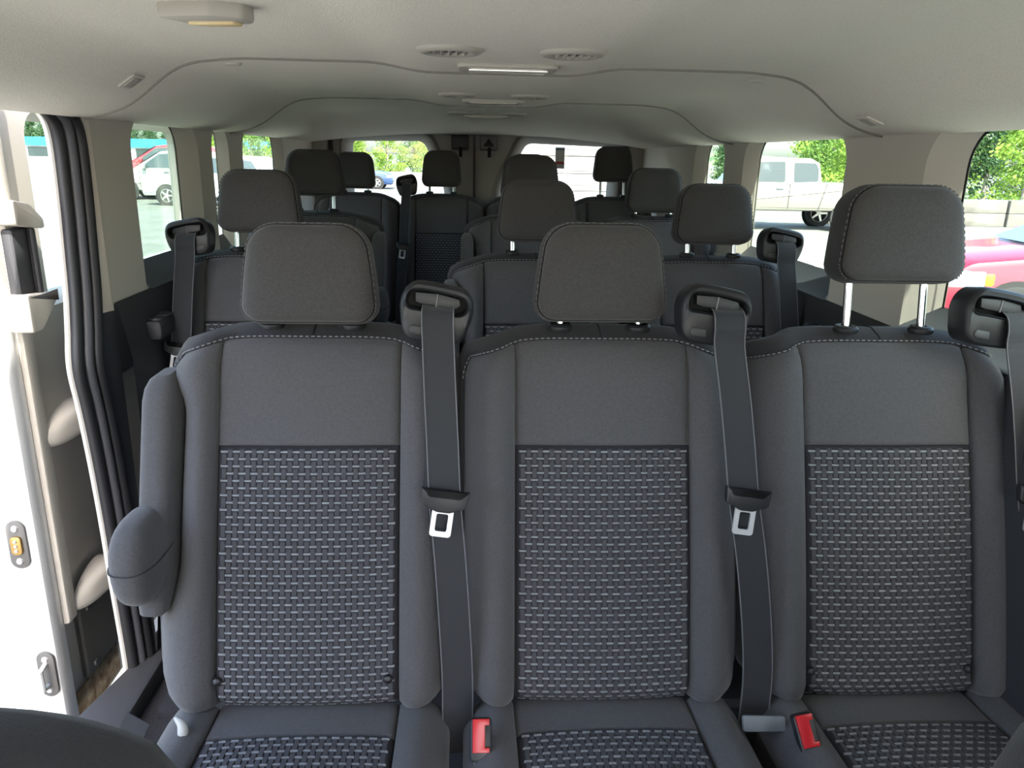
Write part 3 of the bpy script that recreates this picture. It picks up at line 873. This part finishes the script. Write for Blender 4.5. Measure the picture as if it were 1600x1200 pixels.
for y, nm in ((1.50,'nearest'),(2.38,'middle'),(3.22,'farthest')):
    z = zc(0,y)+(0 if y < 1.6 else -.0015 if y < 2.6 else -.003)
    e = empty('ceiling_lamp', (.012,y,z), 'flat rectangular lamp behind the %s pair of ceiling vents' % nm, 'lamp', 'rectangular ceiling lamps')
    m = MB().prism(rrect(0,0,.090,.045,.015), 0, .010, .004); put('housing', mesh('housing',[(p[0],p[2],-p[1]+.002) for p in m.v],m.f,VPL), e)
    m = MB().prism(rrect(0,-.008,.070,.030,.008), .008, .014, .003); put('lens', mesh('lens',[(p[0],p[2],-p[1]+.002) for p in m.v],m.f,LENS), e)
    put('lens_edge', MB().tube([(-.070,-.036,-.011),(.070,-.036,-.011)],.0015,6).mesh('edge',CHROME), e)
# dome lamp, top left
e = empty('dome_lamp', (-.385,1.075,zc(-.385,1.075)), 'beige angular dome lamp with a warm lens, top left of the ceiling', 'lamp', rot=(0,0,math.radians(-12))); e.scale = (.62,.62,.9)
m = MB().prism(wpoly([(-.085,-.05),(.03,-.055),(.085,-.02),(.085,.035),(.06,.045),(-.06,.03)],.01,3), 0, .022, .006)
put('housing', mesh('housing',[(p[0],p[1]*0+p[2],-p[1]+.002) for p in m.v],m.f,VPL), e)
m = MB().prism(wpoly([(-.05,-.0),(.055,.0),(.06,.032),(-.02,.03)],.01,4), .018, .026, .002)
put('lens', mesh('lens',[(p[0],p[2],-p[1]+.002) for p in m.v],m.f,AMBER), e)
# anchor clips and oval plugs
def clip(x,y,label,rz):
    z = zc(x,y); d = (zc(x+.01,y)-zc(x-.01,y))/.02; a = math.atan(d)
    e = empty('ceiling_clip', (x,y,z), label, 'clip', 'ceiling clips', rot=(0,-a,rz))
    m = MB().prism(rrect(0,0,.020,.026,.006), -.003, .003, .0015); put('clip_plate', mesh('plate',[(p[0],p[2],p[1]) for p in m.v],[tuple(reversed(q)) for q in m.f],TRIM), e)
    m = MB().prism(rrect(0,0,.013,.017,.003), -.0048, -.002, .001); put('clip_insert', mesh('ins',[(p[0],p[2],p[1]) for p in m.v],[tuple(reversed(q)) for q in m.f],TRIMG), e)
clip(-.687,1.57,'small rectangular clip on the left edge of the front headliner',0)
clip(.752,1.60,'small rectangular clip on the right edge of the front headliner',0)
def plug(x,y,dz,label):
    e = MB().lathe([(0,-.003),(.015,-.003),(.018,0),(.018,.004)],20).build('headliner_plug', TRIM, None, loc=(x,y,zc(x,y)+dz), label=label, cat='plug', group='headliner plugs')
plug(-.535,1.70,-.0015,'oval headliner plug just behind the left front seam'); plug(.560,1.74,-.0015,'oval headliner plug just behind the right front seam')
# cup holder ledges on the walls, beside second row
for sx, y, lab in ((-1,1.93,'black cup holder on the left wall beside the second row'),(1,1.86,'black cup holder on the right wall beside the second row')):
    e = empty('cup_holder', (sx*.825,y,.90), lab, 'cup holder', 'wall cup holders'); e.scale = (.6,.6,.8)
    MB().box((-.035,-.09,-.06),(.035,.09,.0),.012).build('tray', DARK, e)
    for k in (-1,1): MB().lathe([(.022,.001),(.028,.006),(.033,.006),(.034,.0)],20,c=(0,k*.042,0)).build('rim', BLK, e)
    for k in (-1,1): MB().lathe([(0,.0015),(.024,.0015)],20,c=(0,k*.042,0)).build('well', VOID, e, False)

# ------------------------------------------------------------------ outside : ground, barrier, building, vehicles, trees
MB().add([(-300,-120,GZ),(300,-120,GZ),(300,420,GZ),(-300,420,GZ)],[(0,1,2,3)]).build('ground', ASPH, kind='structure', smooth=False)
LINE = mat('road_paint', (.55,.55,.52), .8, var=.15, vscale=3)
for k,(x0,y0,x1,y1,lab) in enumerate(((-9.2,14,-5.9,14.1,'white painted bay line seen through the left side window'),(-14,20.5,-9,20.6,'white painted bay line farther out beyond the left windows'),(3.5,14,9,14.1,'white painted bay line on the right in front of the pickup'))):
    MB().box((x0,y0,GZ+.001),(x1,y1,GZ+.012)).build('parking_line', LINE, label=lab, cat='line', group='parking lines', smooth=False)
def wheel(r=.34, wd=.22):
    def t():
        tm = MB().lathe([(r*.66,-wd/2),(r*.9,-wd/2),(r*.98,-wd*.42),(r,-wd*.2),(r,wd*.2),(r*.98,wd*.42),(r*.9,wd/2),(r*.66,wd/2)],28,'y').mesh('tyre', mat('tyre',(.02,.02,.021),.85))
        b = MB().lathe([(r*.68,-wd*.47),(r*.62,-wd*.50),(r*.60,-wd*.40),(r*.60,wd*.4),(r*.62,wd*.5),(r*.68,wd*.47)],28,'y')
        for k in range(5):
            a = 2*PI*k/5; c, s_ = math.cos(a), math.sin(a)
            for side in (-1,1):
                P = [(r*.10,-r*.09),(r*.62,-r*.06),(r*.62,r*.06),(r*.10,r*.09)]
                y0 = side*wd*.44
                vv = [(p[0]*c-p[1]*s_, y0+q, p[0]*s_+p[1]*c) for q in (-.012,.012) for p in P]
                b.add(vv, [(0,1,2,3),(7,6,5,4),(0,4,5,1),(1,5,6,2),(2,6,7,3),(3,7,4,0)])
        for side in (-1,1): b.lathe([(0,side*wd*.48),(r*.14,side*wd*.46),(r*.15,side*wd*.40)],16,'y')
        rm = b.mesh('rim', mat('alloy',(.55,.56,.58),.3,metal=.8), True)
        dk = MB().lathe([(0,0),(r*.62,0)],20,'y').mesh('brake_dark', mat('wheel_dark',(.02,.02,.02),.8), False)
        return tm, rm, dk
    return cached(('w',r,wd), t)
CARGLASS = mat('car_window', (.035,.05,.055), .08, spec=.6)
def make_car(name, label, cat, loc, rz, col, L, W, low, cab, wins, wheels, seams=(), handles=(), ws=None, r=.34, lights=(), mirror=None, side_strip=None, group=None, glass=None):
    """front at -x, wheels on z=0. low/cab: side profiles; wins: side windows polygons; ws: (x0,z0,x1,z1) slanted windscreen line"""
    P = mat('paint_'+name+'_'+str(col), col, .32, coat=.5); glass = glass or CARGLASS
    e = empty(name, loc, label, cat, group, (0,0,rz))
    MB().prism(wpoly(low,.07,4), -W/2, W/2, .09).build('body', P, e)
    zt = max(p[1] for p in cab); zb = min(p[1] for p in cab); tum = .16
    prof = wpoly(cab,.06,4); n = len(prof)
    def yw(z): return W/2-.07-tum*max(0,(z-zb)/(zt-zb))
    v = []; f = []
    for sg in (-1,1):
        v += [(p[0], sg*(yw(p[1])-.04), p[1]) for p in inset(prof,.0)]
    vi = []
    rings = [(-1,.05,0),(-1,0,.04),(1,0,.04),(1,.05,0)]
    v = []
    for sg, ins, dy in rings: v += [(q[0], sg*(yw(q[1])-dy), q[1]) for q in inset(prof, ins)]
    for k in range(3):
        for i in range(n):
            j=(i+1)%n; f.append((k*n+i,k*n+j,(k+1)*n+j,(k+1)*n+i))
    f += [tuple(range(n)), tuple(3*n+i for i in range(n))[::-1]]
    put('cabin', mesh('cabin',v,[tuple(reversed(q)) for q in f],P), e)
    for wn_ in wins:
        wp = wpoly(wn_,.05,4)
        for sg in (-1,1):
            q = [(p[0], sg*(yw(p[1])+.006), p[1]) for p in wp]+[(p[0], sg*(yw(p[1])-.02), p[1]) for p in wp]; k = len(wp)
            put('side_window', mesh('side_window', q, [tuple(range(k))]+[(i,(i+1)%k,k+(i+1)%k,k+i) for i in range(k)], glass, False), e)
    if ws:
        for (x0,z0,x1,z1) in ws:
            d = Vector((z1-z0, -(x1-x0))).normalized()*.02
            if d.y < 0: d = -d
            y0, y1 = yw(z0)-.08, yw(z1)-.06
            q = [(x0+d.x,-y0,z0+d.y),(x0+d.x,y0,z0+d.y),(x1+d.x,y1,z1+d.y),(x1+d.x,-y1,z1+d.y)]
            put('windscreen', mesh('windscreen', q, [(0,1,2,3)], mat('windscreen_glass',(.10,.20,.30),.08,spec=.7), False), e)
    DKM = mat('gap_dark',(.02,.02,.02),.8)
    tm, rm, dk = wheel(r)
    for wx in wheels:
        for sg in (-1,1):
            put('wheel_arch', MB().lathe([(0,sg*(W/2+.004)),(r*1.16,sg*(W/2+.004)),(r*1.17,sg*(W/2-.05))],28,'y').mesh('arch',DKM), e, (wx,0,r))
            o = put('wheel', tm, e, (wx, sg*(W/2-.09), r)); put('rim', rm, o); put('brake_disc', dk, o)
    for sx0,sz0,sx1,sz1 in seams:
        for sg in (-1,1): put('door_gap', MB().tube([(sx0,sg*(W/2),sz0),((sx0+sx1)/2,sg*(W/2+.002),(sz0+sz1)/2),(sx1,sg*(W/2),sz1)],.009,5).mesh('gap',DKM), e)
    for hx,hz in handles:
        for sg in (-1,1): put('door_handle', MB().box((hx-.10,sg*(W/2+.015)-.015,hz-.025),(hx+.10,sg*(W/2+.015)+.015,hz+.025),.008).mesh('handle',mat('handle_grey',(.10,.12,.12),.4)), e)
    for (x0,z0,x1,z1,nm,mt) in lights:
        for sg in (-1,1):
            ya, yb_ = sg*(W/2-.55), sg*(W/2+.006)
            put(nm, MB().box((x0,min(ya,yb_),z0),(x1,max(ya,yb_),z1),.02).mesh(nm,mt), e)
    if mirror:
        for sg in (-1,1): put('mirror', MB().box((mirror[0]-.08,sg*(W/2+.10)-.10,mirror[1]-.08),(mirror[0]+.06,sg*(W/2+.10)+.10,mirror[1]+.08),.03).mesh('mirror',P), e)
    if side_strip:
        for sg in (-1,1): put('side_moulding', MB().tube([(side_strip[0],sg*(W/2+.003),side_strip[2]),(side_strip[1],sg*(W/2+.003),side_strip[2])],.008,5).mesh('strip',mat('moulding',(.35,.34,.32),.6)), e)
    return e
HLM = mat('headlight_lens',(.34,.37,.37),.1,spec=.8); ORM = mat('indicator_orange',(.9,.35,.03),.25)
CARW = (.30,.295,.28)
suv_low = [(-2.3,.32),(2.25,.32),(2.32,.6),(2.25,1.08),(-1.15,1.10),(-2.05,.98),(-2.34,.75)]
suv_cab = [(-1.25,1.05),(2.2,1.05),(2.0,1.5),(1.7,1.68),(.2,1.73),(-.25,1.68)]
suv_win = [[(-.95,1.12),(-.28,1.60),(.15,1.62),(.15,1.12)],[(.22,1.12),(.22,1.62),(1.05,1.60),(1.15,1.12)],[(1.25,1.12),(1.15,1.58),(1.6,1.54),(1.85,1.15)]]
suv = dict(L=4.6,W=1.84,low=suv_low,cab=suv_cab,wins=suv_win,wheels=(-1.42,1.38),seams=((-.95,.45,-.95,1.1),(.18,.42,.18,1.1),(1.1,.5,1.15,1.1)),handles=((.0,.98),(.95,1.0)),ws=[(-1.18,1.10,-.32,1.66)],mirror=(-.75,1.16),lights=((-2.28,.78,-1.95,.90,'headlight',HLM),(2.1,.85,2.3,1.05,'tail_light',mat('tail_red',(.5,.02,.02),.3))))
make_car('white_suv','white SUV parked beyond the left side window','car',(-11.5,31.8,GZ),0,CARW,**suv).scale = (1.06,1.06,1.06)
make_car('red_suv','dark red SUV behind the white one in the left side window','car',(-13.6,37.2,GZ),math.radians(3),(.32,.03,.04),**suv).scale = (1.2,1.2,1.2)
make_car('silver_suv','silver white SUV beyond the far left side window','car',(-8.9,28.5,GZ),math.radians(-8),(.40,.42,.44),**suv)
pk_low = [(-2.75,.55),(2.85,.55),(2.9,.85),(2.86,1.32),(-1.35,1.32),(-2.6,1.22),(-2.85,.95)]
pk_cab = [(-1.30,1.25),(1.18,1.25),(1.10,1.85),(.85,1.98),(-.45,2.0),(-.75,1.93)]
pk_win = [[(-1.0,1.33),(-.62,1.86),(.10,1.88),(.10,1.33)],[(.35,1.33),(.35,1.86),(.98,1.85),(1.05,1.70),(1.05,1.36)]]
make_car('white_pickup','white crew cab pickup truck outside the right side windows','pickup',(8.65,22.6,GZ),0,(.20,.19,.165),L=5.8,W=1.95,low=pk_low,cab=pk_cab,wins=pk_win,wheels=(-1.85,1.95),r=.40,
    seams=((-1.15,.65,-1.15,1.3),(.22,.62,.22,1.3),(1.1,.60,1.28,1.32)),handles=((-.06,1.16),),ws=[(-1.30,1.30,-.78,1.92)],mirror=(-1.0,1.42),side_strip=(-2.6,2.75,.98),
    lights=((-2.86,.98,-2.6,1.15,'headlight',HLM),(2.75,1.0,2.89,1.28,'tail_light',mat('tail_red',(.5,.02,.02),.3))),glass=mat('truck_window',(.025,.035,.035),.1,spec=.6))
sed_low = [(-2.25,.25),(2.2,.25),(2.28,.55),(2.2,1.0),(-.85,1.02),(-1.9,.90),(-2.2,.72),(-2.3,.5)]
sed_cab = [(-1.0,.97),(1.9,.97),(1.3,1.40),(.9,1.46),(0,1.47),(-.2,1.43)]
sed_win = [[(-.65,1.03),(-.15,1.37),(.25,1.39),(.25,1.03)],[(.32,1.03),(.32,1.39),(.95,1.37),(1.25,1.05)]]
sed = dict(L=4.5,W=1.8,low=sed_low,cab=sed_cab,wins=sed_win,wheels=(-1.42,1.32),r=.33,seams=((-.75,.4,-.75,1.0),(.28,.36,.28,1.0)),handles=((.12,.86),(.95,.88)),ws=[(-1.0,1.02,-.18,1.42)],mirror=(-.55,1.07))
make_car('red_car','red car with a clear headlight at the right edge of the frame','car',(7.25,8.35,GZ),math.radians(-10),(.30,.008,.025),lights=((-2.22,.62,-1.75,.80,'headlight',HLM),(-1.76,.64,-1.66,.78,'indicator',ORM)),**sed)
make_car('blue_car','dark blue car seen through the left rear window','car',(-6.55,45.0,GZ),math.radians(180),(.02,.05,.13),lights=((-2.24,.62,-1.95,.76,'headlight',HLM),),**sed)
make_car('blue_truck','blue vehicle beside the trailer in the right rear window','car',(4.35,19.0,GZ),math.radians(90),(.10,.22,.45),lights=((-2.28,.78,-1.95,.90,'indicator',ORM),),**{k:v_ for k,v_ in suv.items() if k != 'lights'})
# white box trailer behind the van: each corrugated side plank is a piece
tr = empty('box_trailer', (1.55,11.5,GZ), 'white box trailer parked right behind the rear door', 'trailer')
TW_ = mat('trailer_white',(.27,.27,.265),.45)
MB().box((-1.22,.03,.6),(1.22,5.5,2.9),.03).build('box', TW_, tr)
for k in range(9): put('plank', MB().box((-1.18,-.005,.66+k*.245),(1.18,.035,.66+k*.245+.236),.006).mesh('plank',TW_), tr)
for sx in (-1,1):
    MB().box((sx*1.2-.035,-.02,.55),(sx*1.2+.035,.04,2.92),.01).build('corner_post', mat('alloy_post',(.5,.5,.5),.4,metal=.6), tr)
    o = put('wheel', wheel(.38)[0], tr, (sx*1.0,3.2,.38)); put('rim', wheel(.38)[1], o)
    MB().box((sx*1.0-.12,-.04,.62),(sx*1.0+.12,-.01,.70),.006).build('tail_light', mat('tail_red',(.5,.02,.02),.3), tr)
MB().box((-1.1,.05,.42),(1.1,5.4,.6)).build('chassis', DARK, tr, False)
# concrete roadside barrier with rusty post
bz = empty('barrier', (11.2,24.5,GZ), 'weathered concrete barrier behind the red car', 'barrier')
for k in range(7):
    for zz in (0,1): put('barrier_block', cached('bb', lambda: MB().box((0,-.15,0),(2.95,.15,.42),.02).mesh('barrier_block',CONC)), bz, (k*3.0,k*-.06,zz*.425))
rp = MB().box((-.09,-.05,0),(.09,.05,1.0),.02).build('rusty_post', mat('post_rust',(.20,.06,.025),.9,col2=(.35,.15,.08),vscale=9), label='rusty metal post leaning on the concrete barrier', cat='post', loc=(14.75,24.15,GZ), rot=(0,math.radians(8),0))
bz2 = empty('barrier', (-14,50.5,GZ), 'long pale concrete barrier behind the blue car', 'barrier')
for k in range(6): put('barrier_block', cached('bb2', lambda: MB().box((0,-.2,0),(3.95,.2,.8),.03).mesh('barrier_block',mat('pale_concrete',(.30,.295,.275),.9))), bz2, (k*4.0,0,0))
# blue and white low building, left
bl = empty('low_building', (-58,92,GZ), 'long low building with a bright blue fascia and white walls', 'building')
MB().box((0,0,0),(40,12,2.05)).build('wall_block', mat('building_white',(.66,.66,.64),.7), bl, False)
MB().box((-.3,-.3,2.05),(40.3,12.3,2.95)).build('fascia', mat('building_blue',(.02,.28,.62),.5), bl, False)
MB().box((0,-.15,0),(40,-.01,.7)).build('plinth', mat('building_brown',(.35,.25,.17),.8), bl, False)
for k in range(10): MB().box((1.2+k*3.9,-.1,.9),(3.4+k*3.9,.02,1.9)).build('window_pane', CARGLASS, bl, False)
lp = empty('lamp_post', (21.0,46,GZ), 'pale leaning pole among the trees on the right', 'pole')
MB().tube([(0,0,0),(.7,0,5.2)],[.10,.07],8).build('pole', mat('pale_pole',(.6,.58,.54),.7), lp); MB().tube([(.7,0,5.2),(1.2,0,5.25)],.06,6).build('arm', mat('pale_pole',(.6,.58,.54),.7), lp)
# trees
def leafmat(nm, c1, c2):
    m = mat(nm, c1, .7, col2=c2, vscale=1.1); t = m.node_tree
    b = t.nodes['Principled BSDF']; tr_ = t.nodes.new('ShaderNodeBsdfTranslucent'); mx = t.nodes.new('ShaderNodeMixShader'); mx.inputs[0].default_value = .35
    src = b.inputs['Base Color'].links[0].from_socket
    t.links.new(src, tr_.inputs[0]); t.links.new(b.outputs[0], mx.inputs[1]); t.links.new(tr_.outputs[0], mx.inputs[2])
    t.links.new(mx.outputs[0], t.nodes['Material Output'].inputs[0]); return m
LG = [leafmat('leaf_light',(.14,.27,.035),(.30,.42,.06)), leafmat('leaf_mid',(.07,.16,.03),(.16,.27,.05)), leafmat('leaf_spruce',(.03,.085,.03),(.07,.14,.045))]
BARK = mat('bark',(.12,.10,.08),.9,col2=(.35,.33,.30),vscale=6)
def tree_mesh(kind, seed):
    rnd = random.Random(seed); H = 6.0; v = []; f = []; n = 5200
    def leaf(p, s):
        d = Vector((rnd.gauss(0,1),rnd.gauss(0,1),rnd.gauss(0,.7))).normalized(); a = d.orthogonal().normalized(); b = d.cross(a)
        k = len(v); v.extend([tuple(p-a*s), tuple(p+b*s*.5), tuple(p+a*s), tuple(p-b*s*.5)]); f.append((k,k+1,k+2,k+3))
    clumps = []
    for i in range(64):
        t = rnd.random()**.8
        if kind == 2: R = 1.25*(1-t)**.8+.05; z = .5+5.6*t
        else: R = 1.5*math.sin(PI*(.25+.73*t))**.8; z = .25+5.6*t
        a = rnd.random()*2*PI; r = R*math.sqrt(rnd.random()); clumps.append((Vector((r*math.cos(a), r*math.sin(a), z)), .32+.3*rnd.random()*(1-t*.5)))
    for i in range(n):
        c, s = clumps[i % len(clumps)]
        leaf(c+Vector((rnd.gauss(0,s*.6),rnd.gauss(0,s*.6),rnd.gauss(0,s*.5))), .06+.07*rnd.random())
    fol = mesh('foliage', v, f, LG[kind], False)
    tb = MB().tube([(0,0,0),(.05,.02,2),(-.04,.05,4),(0,0,5.6)],[.11,.085,.05,.015],8)
    for c, s in clumps[::4]: tb.tube([(0,0,c.z*.75),(c.x*.9,c.y*.9,c.z)],[.03,.01],5)
    return fol, tb.mesh('trunk', BARK)
TM = {}
def tree(x, y, h, kind, var, label, group):
    k = (kind,var)
    if k not in TM: TM[k] = tree_mesh(kind, 11*kind+var)
    e = empty(['birch_tree','leafy_tree','spruce_tree'][kind], (x,y,GZ), label, 'tree', group, (0,0,random.random()*6))
    s = h/6.0; e.scale = (s*1.15,s*1.15,s)
    put('foliage', TM[k][0], e, kind='stuff'); put('trunk', TM[k][1], e)
KN = ['light green leafy','mid green leafy','dark pointed spruce']
def row(n, x0, x1, y0, y1, h0, h1, where, group, kinds=(0,0,1,2)):
    for i in range(n):
        k = kinds[i % len(kinds)]
        tree(lerp(x0,x1,(i+random.uniform(.4,.6))/n), y0+(i%3)*h1*.72, random.uniform(h0,h1), k, i % 2, '%s tree %s' % (KN[k], where), group+', '+KN[k])
row(22, 14, 40, 30, 40, 3.6, 5.4, 'behind the concrete barrier on the right', 'trees behind the right barrier', (0,1,0,2))
row(12, 10, 34, 52, 64, 3.4, 5.5, 'in the background behind the white pickup', 'trees behind the pickup', (0,2,1,2))
row(16, -64, -22, 108, 114, 6.0, 8.5, 'rising behind the blue roofed building', 'trees behind the building', (1,2,0,2))
row(12, -24, 2, 70, 80, 4.2, 5.4, 'in the background of the left rear window', 'trees behind the left rear window', (0,0,1))
row(3, -19, -13, 56, 60, 3.8, 5.5, 'beyond the far left side windows', 'trees beyond the far left windows', (0,1,0))
row(3, 5, 12, 40, 50, 3.6, 5, 'beyond the trailer on the right', 'trees beyond the trailer', (0,1))
# low wooded hill on the horizon
def hill(a,b):
    x = lerp(-280,280,a); return (x, 330+40*b, GZ-1+ (5+2*math.sin(x*.021)+1*math.sin(x*.057+1))*b)
MB().grid(hill, 60, 6).build('hills', mat('far_wood',(.06,.11,.05),1,col2=(.13,.20,.09),vscale=.15), kind='structure')
